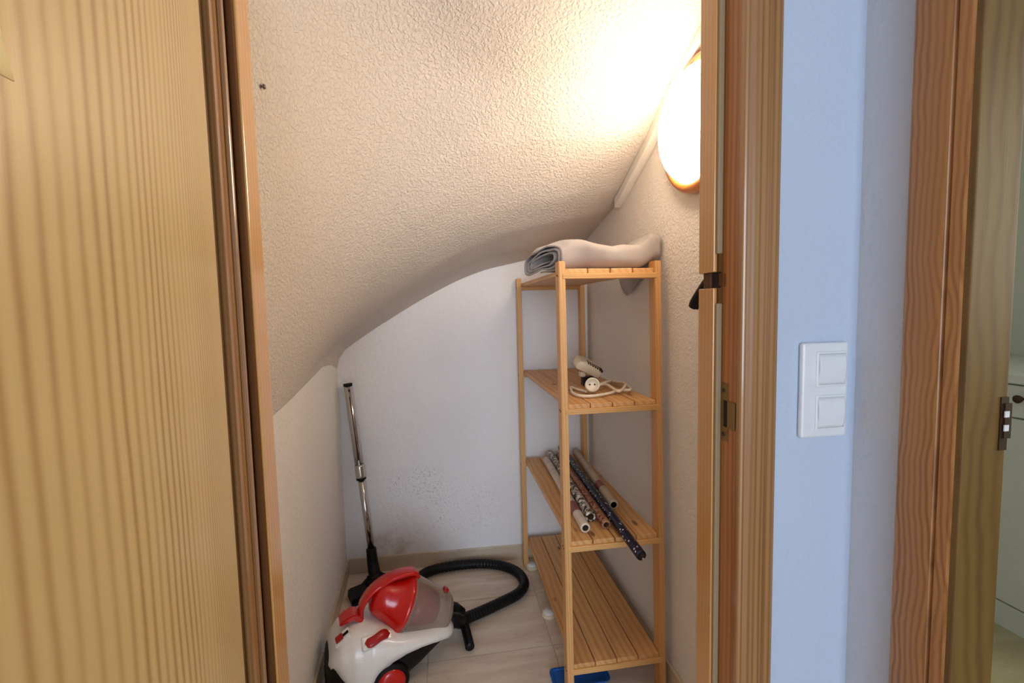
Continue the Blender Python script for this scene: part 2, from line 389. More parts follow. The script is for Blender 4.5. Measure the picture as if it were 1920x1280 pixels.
# right closet wall continues the hall's side wall, with the kitchen doorway in it
bm = bmesh.new()
add_box(bm, (RX, YC, 0), (RX + .06, 2.2, 2.5))
w = link('wall_right', fin(bm, 'wall_right'), 'wall_rough'); tag(w, 'rough plastered closet wall carrying the round lamp', 'wall', kind=S)
KY1, KY0 = .476, -.30   # kitchen doorway along y
bm = bmesh.new()
add_box(bm, (RX, KY1 + .012, 0), (RX + .055, YC, 2.5)); add_box(bm, (RX, -4.2, 0), (RX + .055, KY0 - .012, 2.5)); add_box(bm, (RX, KY0 - .012, 2.03), (RX + .055, KY1 + .012, 2.5))
w = link('wall_hall_side', fin(bm, 'wall_hall_side'), 'hall'); tag(w, 'white hall wall between the corner and the orange doorway casing', 'wall', kind=S)
JL, JR = -.275, .455    # rebate faces of the closet door frame
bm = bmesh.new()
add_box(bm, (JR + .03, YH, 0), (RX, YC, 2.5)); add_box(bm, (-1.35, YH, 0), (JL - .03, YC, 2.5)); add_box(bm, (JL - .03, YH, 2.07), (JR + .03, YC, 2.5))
w = link('wall_front', fin(bm, 'wall_front'), 'hall_daylit'); tag(w, 'white hall wall carrying the light switch, blue daylight cast in its colour', 'wall', kind=S)
wall('wall_hall_left', [(-1.43, -4.2), (-1.35, -4.2), (-1.35, YC), (-1.43, YC)], 0, 2.5, 'hall', 'white wall on the far side of the hall')
o = box('ceiling_hall', (-1.43, -4.2, 2.5), (2.7, 2.6, 2.58), 'hall'); tag(o, 'flat white ceiling over hall and kitchen', 'ceiling', kind=S)

# vaulted underside of the stairs
bx = [-.447, -.437, -.409, -.369, -.302, -.232, -.161, -.067, .053, .136, .220, .291, .376, .52, .66]
bz = [.935, .978, 1.017, 1.046, 1.091, 1.136, 1.179, 1.236, 1.299, 1.337, 1.360, 1.374, 1.388, 1.425, 1.478]
ry = [.70, 1.10, 1.21, 1.36, 1.46, 1.57, 1.70, 1.82, 1.95, 2.06]
rz = [2.00, 1.835, 1.787, 1.700, 1.655, 1.603, 1.556, 1.532, 1.505, 1.478]
def back_prof(x):
    return sum(interp(x + d, bx, bz) for d in (-.12, -.09, -.06, -.03, 0, .03, .06, .09, .12)) / 9 if -.24 < x < .54 else interp(x, bx, bz)
def ceil_z(x, y):
    xl = left_x(y); t = max(0, min(1, (x - xl) / (RX - xl)))
    zl = interp(y, [.9, 1.25, 1.33, 1.52, 1.76, 1.93, 2.05], [.92, .94, .946, .967, .995, .985, .955]); zr = interp(y, ry, rz)
    xb = -.447 + t * (.66 + .447)
    gb = (back_prof(xb) - .935) / (1.478 - .935)
    gn = 1 - (1 - t) ** interp(y, [.7, .95, 1.2, 1.45, 1.75, 2.0], [16, 10, 6, 4, 2.8, 2.3])
    w_ = sstep((2.02 - y) / (2.02 - 1.15))
    g = gb * (1 - w_) + gn * w_
    z = zl - .02 * (1 - w_) + (zr - zl + .02 * (1 - w_)) * g
    # hand-trowelled unevenness
    n = noise.noise(Vector((x * 3.1, y * 3.1, 1.7))) * .012 + noise.noise(Vector((x * 7, y * 7, 4.2))) * .004
    return z + n * math.sin(math.pi * t) * (1 - .7 * sstep((y - 1.85) / .2))
rows = []
NX, NY = 130, 130
for j in range(NY + 1):
    y = .70 + (2.11 - .70) * j / NY; xl = left_x(y) - .002; row = []
    for i in range(NX + 1):
        t = (i / NX) ** 1.6; x = xl + (RX + .004 - xl) * t
        row.append((x, y, ceil_z(x, y)))
    rows.append(row)
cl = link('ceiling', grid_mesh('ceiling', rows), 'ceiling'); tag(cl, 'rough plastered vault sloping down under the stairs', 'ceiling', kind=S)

# tile baseboards, tile by tile
def baseboard(name, a, b, nrm, step, first, label, h=.070, th=.009):
    a, b = Vector(a), Vector(b); d = (b - a); L = d.length; d.normalize(); nrm = Vector(nrm).normalized()
    ang = math.atan2(d.y, d.x)
    root = empty(name, (a.x, a.y, 0), ang); tag(root, label, 'baseboard', kind=S)
    side = 1 if Vector((-d.y, d.x)).dot(nrm) > 0 else -1
    s = 0; e = first
    while s < L - .01:
        e = min(e, L); y0, y1 = sorted((0, side * th))
        box('tile', (s + .001, y0, 0), (e - .001, y1, h), 'base_tile', root, bev=.0015)
        s, e = e, e + step
baseboard('baseboard_back', (left_x(2.05) + .01, back_y(-.46)), (.66, back_y(.66)), (0, -1), TW, .485, 'beige tile baseboard along the back closet wall')
baseboard('baseboard_left', (left_x(.76), .76), (left_x(2.05), 2.05), (1, 0), TW, .30, 'beige tile baseboard beside the vacuum cleaner')
baseboard('baseboard_right', (RX, .76), (RX, 2.02), (-1, 0), TW, .36, 'beige tile baseboard behind the slatted shelf')

# ------------------------------------------------------------------ closet door frame
fr = empty('trim_1', (0, 0, 0)); tag(fr, 'pine door frame around the closet opening', 'door frame', kind=S)
YS = .685   # where the stop begins
def post_part(name, x0, x1, y0, y1, z0, z1, mat, bev=.0015): return box(name, (min(x0, x1), y0, z0), (max(x0, x1), y1, z1), mat, fr, bev)
# strike side
post_part('jamb', JR, JR + .03, YH, YC, 0, 2.07, 'jamb_dark', 0)
for z0, z1 in ((0, 1.206), (1.232, 2.03)): post_part('stop', JR - .013, JR, YS + .006, YC, z0, z1, 'jamb')
for z0, z1 in ((0, 1.181), (1.261, 2.03)): post_part('seal', JR - .0105, JR - .001, YS - .001, YS + .006, z0, z1, 'seal', .002)
post_part('bolt_hole', JR - .0085, JR - .001, YS + .024, YC - .008, 1.206, 1.232, 'hole_brown', 0)
post_part('bolt_hole', JR - .004, JR - .001, YS + .006, YS + .024, 1.206, 1.232, 'dark_hole', 0)
post_part('bolt_hole', JR - .004, JR - .001, YS - .006, YS + .005, 1.2085, 1.2295, 'seal_brown', 0)
for z0, z1 in ((1.181, 1.206), (1.232, 1.261)): post_part('seal_groove', JR - .0075, JR - .001, YS + .000, YS + .0058, z0, z1, 'seal_brown', 0)
# hinge side
post_part('jamb', JL - .03, JL, YH, YC, 0, 2.07, 'casing', 0)
post_part('stop', JL, JL + .013, YS + .006, YC, 0, 2.03, 'jamb')
post_part('seal', JL + .001, JL + .0105, YS - .002, YS + .006, 0, 2.03, 'seal_brown', .002)
post_part('bead', JL, JL + .006, YH + .020, YH + .028, 0, 2.03, 'casing', .002)
# head
box('jamb', (JL - .03, YH, 2.043), (JR + .03, YC, 2.073), 'jamb_dark', fr); box('stop', (JL, YS + .006, 2.03), (JR, YC, 2.043), 'jamb', fr)
# moulded casing, hall side
def casing(name, x0, sign, z0, z1, mat, parent, y=YH, width=.060):
    k = width / .060
    prof = [(0, 0), (0, .0085), (.0015, .0105), (.004, .0115), (.007, .0115), (.0085, .0095), (.010, .0105), (.013, .0128), (.018, .0140), (.024, .0140), (.0255, .0122), (.027, .0138), (.033, .0150), (.038, .0150), (.0395, .0130), (.041, .0148), (.047, .0160), (.054, .0160), (.058, .0145), (.060, .0110), (.060, 0)]
    pts = [(x0 + sign * a * k, y - b_) for a, b_ in prof]
    return prism(name, pts, z0, z1, mat, parent)
casing('casing', JR - .003, 1, 0, 2.12, 'casing', fr)
casing('casing', JL - .040, -1, 0, 2.12, 'casing', fr)
box('casing', (JL - .05, YH - .015, 2.045), (JR + .057, YH, 2.115), 'casing', fr, .003)
# strike plate with its bent lip
sp = empty('strike_plate', (JR, .667, 1.002), 0, fr); sp['label'] = 'worn brass strike plate with bent lip'
bm = bmesh.new(); t_ = .0016
add_box(bm, (-t_, .011, -.048), (0, .021, .048)); add_box(bm, (-t_, -.001, -.048), (0, .011, -.024)); add_box(bm, (-t_, -.001, .020), (0, .011, .048))
add_box(bm, (-t_ * 1.6, -.018, -.024), (0, -.001, .020)); add_box(bm, (-t_ * 1.6 - .003, -.0215, -.024), (-t_, -.018, .020))
link('plate', fin(bm, 'plate'), 'brass', sp)
box('latch_hole', (-.0008, -.001, -.024), (.0, .011, .020), 'dark_hole', sp)
for z in (-.037, .036): link('screw', lathe_mesh('screw', [(0, -.0022), (.0032, -.0020), (.0036, -.0012), (.0036, 0)], 12, 'X'), 'steel_dark', sp, (-.0006, .010, z))

# ------------------------------------------------------------------ the open closet door
dr = empty('door_1', (JL - .004, .630, 0), 0); tag(dr, 'varnished pine closet door swung open towards the hall', 'door', kind=S)
leaf = box('leaf', (-.036, -.72, .008), (0, -.002, 2.03), 'door', dr, .002)
box('edge_strip', (-.034, -.0022, .010), (-.002, .006, 2.028), 'gloss_black_brown', dr, .001)
for z in (.25, 1.85):
    h = empty('hinge', (-.002, .006, z), 0, dr)
    link('knuckle', lathe_mesh('knuckle', [(0, -.045), (.006, -.045), (.006, .045), (0, .045)], 14), 'brass', h)
# little cream card hanging on the door leaf
card = empty('hanging_card', (JL - .004 + .0005, .334, 1.434)); tag(card, 'pale cream card hanging on the open pine door', 'card')
bm = bmesh.new(); rows_a = []
for k in range(9):
    z = -.100 + .100 * k / 8; off = .003 + .005 * max(0, (-.05 - z) / .05) ** 2
    rows_a.append([(off, -.05, z), (off, .013 + .004 * (k / 8 - 1) * -1, z)])
me = grid_mesh('card_sheet', rows_a); sh = link('card_sheet', me, 'paper_card', card); md = sh.modifiers.new('s', 'SOLIDIFY'); md.thickness = .0012
link('pin', lathe_mesh('pin', [(0, .007), (.004, .006), (.004, .003), (.001, .002), (.001, 0)], 12, 'X'), 'brass', card, (0, -.02, -.012))

# ------------------------------------------------------------------ kitchen doorway
kf = empty('trim_2', (0, 0, 0)); tag(kf, 'orange pine door frame of the kitchen doorway', 'door frame', kind=S)
prism('casing', [(RX, .560), (RX - .010, .560), (RX - .0135, .556), (RX - .014, .545), (RX - .0145, .515), (RX - .0140, .507), (RX - .010, .5045), (RX - .010, .5025), (RX - .0140, .501), (RX - .0135, .487), (RX - .012, .484), (RX, .484)], 0, 2.10, 'casing_orange', kf)
prism('casing', [(RX, KY0 - .09), (RX - .014, KY0 - .09), (RX - .014, KY0 - .012), (RX, KY0 - .012)], 0, 2.10, 'casing_orange', kf)
box('jamb', (RX - .012, KY1, 0), (RX + .055, KY1 + .012, 2.03), 'jamb_light_tint', kf, .002)
box('jamb', (RX - .012, KY0 - .012, 0), (RX + .055, KY0, 2.03), 'jamb_light_tint', kf, .002)
box('jamb', (RX - .012, KY0, 2.018), (RX + .055, KY1, 2.03), 'jamb_light_tint', kf)
box('casing', (RX - .014, KY0 - .09, 2.03), (RX, .560, 2.10), 'casing_orange', kf, .002)
ks = empty('strike_plate', (.7135, KY1, 1.018), 0, kf); ks['label'] = 'dark steel strike plate on the kitchen jamb'
bm = bmesh.new(); add_box(bm, (-.006, -.0016, -.036), (.006, 0, .034)); add_box(bm, (-.002, -.0036, -.020), (.0085, -.0012, .026))
link('plate', fin(bm, 'plate'), 'steel_dark', ks)
for z in (-.006, .012): box('latch_slot', (-.0035, -.0046, z - .004), (.0035, -.0034, z + .004), 'switch', ks)

# kitchen beyond
o = box('floor_kitchen', (RX + .055, -1.0, -.10), (2.7, 2.6, 0), 'kitchen_floor'); tag(o, 'olive stone floor of the kitchen', 'floor', kind=S)
o = box('wall_kitchen', (2.60, -1.0, 0), (2.7, 2.6, 2.5), 'kitchen_tile'); tag(o, 'pale wall behind the kitchen units', 'wall', kind=S)
o = box('wall_kitchen_end', (RX + .06, 2.3, 0), (2.60, 2.4, 2.5), 'kitchen_white'); tag(o, 'pale end wall of the kitchen', 'wall', kind=S)
o = box('wall_kitchen_near', (RX + .06, -1.0, 0), (2.60, -.92, 2.5), 'kitchen_white'); tag(o, 'pale near wall of the kitchen', 'wall', kind=S)
for y_, lab_ in ((1.25, 'white kitchen base cabinet seen through the doorway'), (1.852, 'white kitchen base cabinet standing by the kitchen end wall')):
    cab = empty('kitchen_cabinet', (1.95, y_, 0)); tag(cab, lab_, 'cabinet', 'kitchen base cabinets')
    box('body', (.02, -.30, .09), (.60, .30, .88), 'kitchen_white', cab)
    box('plinth', (.004, -.30, 0), (.02, .30, .088), 'kitchen_white', cab)
    dw = box('drawer', (0, -.298, .765), (.019, .298, .876), 'kitchen_white', cab, .002)
    link('knob', lathe_mesh('knob', [(.006, 0), (.006, -.012), (.013, -.016), (.014, -.022), (.010, -.026), (0, -.027)], 16, 'X'), 'steel_dark', dw, (-.0095, 0, .012))
    dd = box('door', (0, -.298, .094), (.019, .298, .759), 'kitchen_white', cab, .002)
    link('knob', lathe_mesh('knob', [(.006, 0), (.006, -.012), (.013, -.016), (.014, -.022), (.010, -.026), (0, -.027)], 16, 'X'), 'steel_dark', dd, (-.0095, -.24, .25))
wt = box('kitchen_worktop', (1.935, .945, .882), (2.598, 2.29, .914), 'kitchen_white', None, .004); tag(wt, 'pale worktop lying across the white kitchen cabinets', 'worktop')

# ------------------------------------------------------------------ light switch
sw = empty('light_switch', (.6005, YH, 1.0385)); tag(sw, 'white double rocker light switch on the bluish hall wall', 'light switch')
box('plate', (-.0415, -.010, -.0765), (.0415, 0, .0765), 'switch', sw, .004)
for z in (.034, -.036):
    box('rocker_frame', (-.0175, -.0118, z - .0285), (.0365, -.009, z + .0285), 'switch', sw, .0012)
    bm = bmesh.new(); R_ = []
    for j in range(9):
        zz = -.025 + .05 * j / 8; R_.append([(x, -.0118 - .0045 * math.cos(math.pi * (j / 8 - .5)) * (.35 + .65 * j / 8) - .0005, zz) for x in (-.0235, -.022, .022, .0235)])
    rk = link('rocker', grid_mesh('rocker', R_), 'switch', sw, (.0095, 0, z)); md = rk.modifiers.new('s', 'SOLIDIFY'); md.thickness = .004; md.offset = -1

# ------------------------------------------------------------------ round wall lamp
lamp = empty('wall_lamp', (RX, 1.085, 1.630)); tag(lamp, 'round glowing lamp with orange wooden ring on the closet wall', 'lamp')
link('ring', lathe_mesh('ring', [(.160, 0), (.166, -.006), (.166, -.022), (.160, -.031), (.148, -.034), (.138, -.030), (.132, -.012), (.132, 0)], 72, 'X'), 'lamp_wood', lamp)
dome = [(.1335, -.012)]
for k in range(1, 15):
    a = math.pi / 2 * k / 14; dome.append((.140 * math.cos(a) if k < 14 else 0, -.026 - .068 * math.sin(a)))
dome[0] = (.131, -.020)
link('shade', lathe_mesh('shade', dome, 72, 'X'), 'glow', lamp)
link('base_plate', lathe_mesh('base_plate', [(.131, 0), (.131, -.010), (0, -.010)], 48, 'X'), 'white_plastic', lamp)
for a in (math.radians(210), math.radians(330), math.radians(90)):
    box('clip', (-.040, .140 * math.cos(a) - .005, .140 * math.sin(a) - .005), (-.024, .140 * math.cos(a) + .005, .140 * math.sin(a) + .005), 'brass', lamp, .002)

# ------------------------------------------------------------------ cable trunking under the vault
tr = empty('cable_trunking', (RX, 1.3, 1.70)); tag(tr, 'white cable trunking running along the vault beside the lamp', 'trunking')
def trunk(y0, y1, n):
    bm = bmesh.new(); rings = []
    for k in range(n + 1):
        y = y0 + (y1 - y0) * k / n; z = ceil_z(RX - .03, y) - .014
        sl = .45
        rings.append([bm.verts.new((x - RX, y - 1.3, z + dz - 1.70)) for x, dz in ((RX - .001, -.022), (RX - .024, -.022), (RX - .027, -.018), (RX - .027, .012), (RX - .001, .012))])
    for a, b in zip(rings, rings[1:]):
        for k in range(5): bm.faces.new((a[k], a[(k + 1) % 5], b[(k + 1) % 5], b[k]))
    bm.faces.new(rings[0]); bm.faces.new(rings[-1])
    return link('channel', fin(bm, 'channel'), 'trunking', tr)
trunk(.75, 1.205, 12); trunk(1.212, 1.62, 12)
yj = 1.2085; zj = ceil_z(RX - .03, yj)
box('coupling', (-.0295, yj - 1.3 - .006, zj - .0385 - 1.70), (-.0005, yj - 1.3 + .006, zj - .006 - 1.70), 'trunking', tr, .001)

# ------------------------------------------------------------------ nail, hook
nl = empty('wall_screw', (left_x(1.22) + .0, 1.22, 1.735)); tag(nl, 'small steel screw stuck high in the rough plaster', 'screw')
# placed on the vault surface where it rises beside the hinge jamb
def vault_x(y, z):
    a, b = left_x(y), RX
    for _ in range(40):
        m_ = (a + b) / 2
        if ceil_z(m_, y) < z: a = m_
        else: b = m_
    return a
nl.location = (vault_x(.882, 1.578) - .006, .882, 1.578)
link('shank', lathe_mesh('shank', [(.002, -.012), (.002, .010)], 10, 'X'), 'steel', nl)
link('head', lathe_mesh('head', [(.002, .009), (.0045, .010), (.0045, .0115), (.003, .0135), (0, .014)], 14, 'X'), 'steel', nl)

hk = empty('black_hook', (RX, 1.062, 1.215)); tag(hk, 'black plastic hook on the rough wall beside the strike jamb', 'hook')
link('arm', tube_mesh('arm', catmull([(-.006, -.030, .030), (-.010, -.012, .020), (-.014, .012, -.004), (-.018, .034, -.030), (-.018, .042, -.042)], 6), .0085, 10, True, True, 1.5), 'black', hk)
link('tip', tube_mesh('tip', catmull([(-.008, .024, -.026), (-.010, .034, -.040), (-.012, .036, -.048)], 5), .006, 10), 'black', hk)
box('mount', (-.007, -.042, .014), (0, -.014, .046), 'black', hk, .002)

# ------------------------------------------------------------------ slatted pine shelf unit
sh_ = empty('shelf_unit', (.485, 1.60, 0)); tag(sh_, 'slatted pine shelf unit with four tiers against the right wall', 'shelf')
ox, oy = .485, 1.60
LEAN, L_, XL, XR = .030, .760, .351, .619
def ny(z): return 1.2465 + LEAN * (z - .63)
ZS = [.1235, .494, .899, 1.2895]
TH = .0135
def skew_post(name, x0, x1, ya, yb, z0, z1):
    bm = bmesh.new(); zc = (z0 + z1) / 2; xc = (x0 + x1) / 2; yc = (ya(zc) + yb(zc)) / 2
    vs_ = []
    for z in (z0, z1):
        vs_.append([bm.verts.new((x - xc, y(z) - yc, z - zc)) for x, y in ((x0, ya), (x1, ya), (x1, yb), (x0, yb))])
    bm.faces.new(vs_[0]); bm.faces.new(vs_[1])
    for k in range(4): bm.faces.new((vs_[0][k], vs_[0][(k + 1) % 4], vs_[1][(k + 1) % 4], vs_[1][k]))
    bmesh.ops.bevel(bm, geom=list(bm.edges), offset=.002, segments=2, affect='EDGES')
    return link(name, fin(bm, name), 'post', sh_, (xc - ox, yc - oy, zc))
PT = 1.311
for (x0, x1) in ((XL - .021, XL - .001), (XR + .001, XR + .021)):
    skew_post('post', x0, x1, lambda z: ny(z) - .004, lambda z: ny(z) + .036, 0, PT)
    skew_post('post', x0, x1, lambda z: ny(z) + L_ - .036, lambda z: ny(z) + L_ + .004, 0, PT)
slat_w = (XR - XL - 3 * .0035) / 4
bm = bmesh.new(); add_box(bm, (-slat_w / 2, -L_ / 2, -TH / 2), (slat_w / 2, L_ / 2, TH / 2), .0016); slat_me = fin(bm, 'slat'); slat_me.materials.append(MAT['slat'])
bm = bmesh.new(); add_box(bm, (-(XR - XL) / 2 - .010, -.014, -.008), ((XR - XL) / 2 + .010, .014, .008), .0016); rail_me = fin(bm, 'rail'); rail_me.materials.append(MAT['rail'])
screw_me = lathe_mesh('screw', [(0, -.0012), (.0024, -.001), (.0026, 0)], 10, 'X'); screw_me.materials.append(MAT['steel_dark'])
for z in ZS:
    for i in range(4):
        o = bpy.data.objects.new('slat', slat_me); COL.objects.link(o); o.parent = sh_
        o.location = (XL + slat_w / 2 + i * (slat_w + .0035) - ox, ny(z) + L_ / 2 - oy + random.uniform(-.0015, .0015), z - TH / 2)
    for yy in (ny(z) + .008, ny(z) + L_ - .008):
        o = bpy.data.objects.new('rail', rail_me); COL.objects.link(o); o.parent = sh_
        o.location = ((XL + XR) / 2 - ox, yy - oy, z - TH - .008)
    for yb in (ny(z), ny(z) + L_ - .030):
        for dy in (.006, .017):
            o = bpy.data.objects.new('screw', screw_me); COL.objects.link(o); o.parent = sh_
            o.location = (XL - .021 - ox, yb + dy - oy, z - TH - .006 + (dy - .01) * .25)

# ------------------------------------------------------------------ folded blanket on the top tier
bl = empty('folded_blanket', (.48, 1.46, ZS[3])); tag(bl, 'folded taupe grey blanket lying on the top shelf', 'blanket')
def blanket():
    rows = []; turns = 3.0; NS = 150; NXB = 44
    x0, x1 = .325, .655
    for i in range(NXB + 1):
        s = i / NXB; x = x0 + (x1 - x0) * s
        hgt = interp(s, [0, .12, .28, .45, .58, .68, .80, .92, 1], [.088, .104, .104, .086, .070, .076, .074, .090, .084])
        wid = interp(s, [0, .3, .6, 1], [.25, .26, .24, .20])
        yc = 1.470 - .085 * s + .008 * math.sin(7 * s); zb = 1.2940 + .012 * sstep((s - .80) / .12)
        if s > .88: zb += .010 * sstep((s - .88) / .06)
        row = []
        for k in range(NS + 1):
            u = k / NS; th = -math.pi / 2 + 2 * math.pi * turns * u
            q = .30 + .70 * u
            # flattened spiral: every turn is one fold of cloth
            A = wid / 2 * (.50 + .50 * u); B = hgt / 2 * (q ** 1.15)
            c, s_ = math.cos(th), math.sin(th)
            ex = .62
            yy = A * math.copysign(abs(c) ** ex, c); zz = B * math.copysign(abs(s_) ** ex, s_)
            zc = zb + hgt / 2 - (1 - u) * .004
            n = noise.noise(Vector((x * 9, yy * 14 + u * 2.2, zz * 14))) * .009
            n2 = noise.noise(Vector((x * 22, yy * 30 + u * 5, zz * 22 + 3))) * .0032
            lop = .010 * math.sin(th * .5 + s * 5) * (1 - s) * u
            xx = x - .32 * yy * max(0, 1 - 1.6 * s); droop = .020 * sstep((.332 - xx) / .04)
            row.append((xx - .48, yc + yy + n + lop - 1.46, max(zc + zz + n + n2, zb + .0032) - droop - ZS[3]))
        rows.append(row)
    return grid_mesh('cloth', rows)
b_o = link('cloth', blanket(), 'cloth', bl); md = b_o.modifiers.new('s', 'SOLIDIFY'); md.thickness = .0045; md.offset = 0
# loose corner that slips down between the slats and the wall
rr = []
for j in range(9):
    t = j / 8; z = 1.325 - .108 * t; hw = .150 * (1 - t) ** .8 + .006
    rr.append([(.651 + .003 * math.sin(5 * t + k) - .48, 1.500 + .03 * t + hw * (k / 6 * 2 - 1) - 1.46, z + .006 * math.sin(k * 1.3) * (1 - t) - ZS[3]) for k in range(7)])
c_o = link('loose_corner', grid_mesh('loose_corner', rr), 'cloth', bl); md = c_o.modifiers.new('s', 'SOLIDIFY'); md.thickness = .004

# ------------------------------------------------------------------ cream box and extension lead on the second tier
dv = empty('vented_plastic_box', (.515, 1.545, ZS[2])); tag(dv, 'cream plastic box with dark vent slots tilted on the shelf', 'plastic box')
bm = bmesh.new()
prof = [(-.046, -.014), (-.040, -.020), (.038, -.020), (.046, -.012), (.046, .006), (.036, .018), (-.020, .022), (-.040, .016), (-.047, .004)]
rowsd = []
for y, k in ((-.030, .80), (-.026, .95), (-.018, 1), (.018, 1), (.026, .95), (.030, .80)): rowsd.append([(a * k, y, b_ * k) for a, b_ in prof])
R_ = [[bm.verts.new(p) for p in r] for r in rowsd]
for a, b in zip(R_, R_[1:]):
    for k in range(len(prof)): bm.faces.new((a[k], a[(k + 1) % len(prof)], b[(k + 1) % len(prof)], b[k]))
bm.faces.new(R_[0]); bm.faces.new(R_[-1])
RT = (math.radians(20), math.radians(27), math.radians(4))
bd = link('body', fin(bm, 'body'), 'cream', dv, (-.010, 0, .070), RT); bd.scale = (1.08, 1.05, .92); autosmooth(bd, 35)
for k in range(7):
    x = -.014 + k * .0092; zt = .0222 - .0018 - (max(0, x + .02) * .068)
    box('vent_slot', (x - .0024, -.0290, zt - .0055), (x + .0024, -.002, zt + .0018), 'dark_hole', bd)
box('foot', (-.040, -.014, .034), (-.022, .014, .052), 'cream', dv, .003)
box('bracket', (-.030, -.016, .0005), (.020, .020, .034), 'black', dv, .004)

cd = empty('extension_lead', (.50, 1.44, ZS[2])); tag(cd, 'coiled cream extension lead with a round socket on the shelf', 'extension lead')
def Z(x, y, z=.0075): return (x - .50, y - 1.44, z)
loop = [Z(.452, 1.395), Z(.438, 1.452, .006), Z(.430, 1.492, .007), Z(.418, 1.455), Z(.403, 1.385), Z(.414, 1.337), Z(.452, 1.325), Z(.511, 1.352), Z(.556, 1.378, .010), Z(.588, 1.368, .012), Z(.606, 1.430, .012), Z(.607, 1.500, .010), Z(.602, 1.560), Z(.578, 1.545), Z(.530, 1.490, .016), Z(.500, 1.462, .018), Z(.534, 1.440, .020), Z(.538, 1.392, .016), Z(.541, 1.345, .014), Z(.575, 1.385, .018), Z(.603, 1.450, .020), Z(.590, 1.530, .014), Z(.560, 1.478, .024), Z(.515, 1.425, .026), Z(.470, 1.400, .012)]
link('cable', tube_mesh('cable', catmull(loop, 8), .0045, 8), 'cord', cd)
sk = empty('socket', Z(.462, 1.370, .033), 0, cd); sk.rotation_euler = (math.radians(-18), 0, math.radians(-10))
link('housing', lathe_mesh('housing', [(0, .030), (.014, .030), (.020, .022), (.0225, .004), (.0225, -.012), (.020, -.014), (.018, -.0135), (.018, -.004), (0, -.004)], 32, 'Y'), 'cord', sk)
for x in (-.0075, .0075): link('pin_hole', lathe_mesh('pin_hole', [(0, -.0045), (.0026, -.0045), (.0026, -.0035)], 10, 'Y'), 'dark_hole', sk, (x, 0, .001))

# ------------------------------------------------------------------ rolls of paper on the third tier
def roll(label, a, b, r, mat, hole=.62, cap=None):
    a, b = Vector(a), Vector(b); d = a - b; Ln = d.length; mid = (a + b) / 2
    root = empty('paper_roll', mid); root.rotation_euler = Vector((0, 1, 0)).rotation_difference(d.normalized()).to_euler()
    tag(root, label, 'paper roll', 'paper rolls on the third tier')
    h = Ln / 2; ri = r * hole
    link('sheet', lathe_mesh('sheet', [(ri, -h), (r * .97, -h), (r, -h + .002), (r, h - .002), (r * .97, h), (ri, h)], 28, 'Y'), mat, root)
    link('core', lathe_mesh('core', [(ri * .96, -h + .001), (ri * .96, h - .001)], 24, 'Y'), cap or 'card_inner', root)
    return root
z3 = ZS[2 - 1]
roll('white paper roll with a red band, nearest the front edge of the shelf', (.433, 1.915, z3 + .016), (.408, 1.285, z3 + .016), .0155, paper_mat('white_paper', srgb(222, 208, 190), 'white'))
roll('black and white floral paper roll between the white and red rolls', (.468, 1.985, z3 + .0175), (.4465, 1.350, z3 + .0175), .0170, paper_mat('floral_paper', srgb(200, 190, 170), 'floral'))
roll('reddish brown patterned paper roll beside the navy roll', (.500, 1.965, z3 + .0145), (.478, 1.295, z3 + .0145), .0140, paper_mat('red_paper', srgb(160, 90, 60), 'red'))
roll('long navy paper roll with white stars sticking out over the shelf end', (.525, 2.005, z3 + .036), (.5095, 1.115, z3 + .0125), .0142, paper_mat('star_paper', srgb(12, 13, 40), 'stars'))
roll('cream paper roll with a red band lying nearest the wall', (.590, 1.985, z3 + .017), (.551, 1.420, z3 + .017), .0165, paper_mat('cream_paper', srgb(206, 184, 152), 'cream'), cap='black')

# ------------------------------------------------------------------ white caps and blue dustpan under the shelf
for (x, y, r, lab) in ((.366, 1.625, .028, 'white round plastic cap on the floor under the shelf edge'), (.366, 1.955, .030, 'white round plastic cap by the far foot of the shelf')):
    c = empty('round_cap', (x, y, 0)); tag(c, lab, 'cap', 'white caps under the shelf')
    link('disc', lathe_mesh('disc', [(0, 0), (r, 0), (r, .006), (r * .93, .012), (r * .80, .0145)], 32), 'cream', c)
    link('dome', lathe_mesh('dome', [(r * .80, .0143), (r * .72, .019), (r * .45, .0225), (0, .024)], 32), 'white_plastic', c)
dp = empty('blue_tray', (.392, 1.312, 0)); tag(dp, 'shallow blue plastic tray on the floor under the lowest tier', 'tray')
def ring(w, d, r, z):
    pts = []
    for cx, cy, a0 in ((w - r, d - r, 0), (-w + r, d - r, 90), (-w + r, -d + r, 180), (w - r, -d + r, 270)):
        for k in range(6):
            a = math.radians(a0 + 90 * k / 5); pts.append((cx + r * math.cos(a), cy + r * math.sin(a), z))
    return pts
def ring_mesh(name, rg):
    bm = bmesh.new(); R_ = [[bm.verts.new(p) for p in r] for r in rg]
    for a, b in zip(R_, R_[1:]):
        for k in range(len(a)): bm.faces.new((a[k], a[(k + 1) % len(a)], b[(k + 1) % len(a)], b[k]))
    bm.faces.new(R_[0]); bm.faces.new(R_[-1])
    return fin(bm, name)
o = link('pan', ring_mesh('pan', [ring(.078, .030, .012, .001), ring(.086, .035, .014, .016), ring(.082, .031, .012, .016), ring(.076, .027, .010, .004)]), 'blue', dp); autosmooth(o, 35)
o = link('rim', ring_mesh('rim', [ring(.086, .035, .014, .0155), ring(.092, .040, .018, .0170), ring(.092, .040, .018, .0195), ring(.084, .033, .014, .0195), ring(.082, .031, .012, .0160)]), 'blue', dp); autosmooth(o, 35)

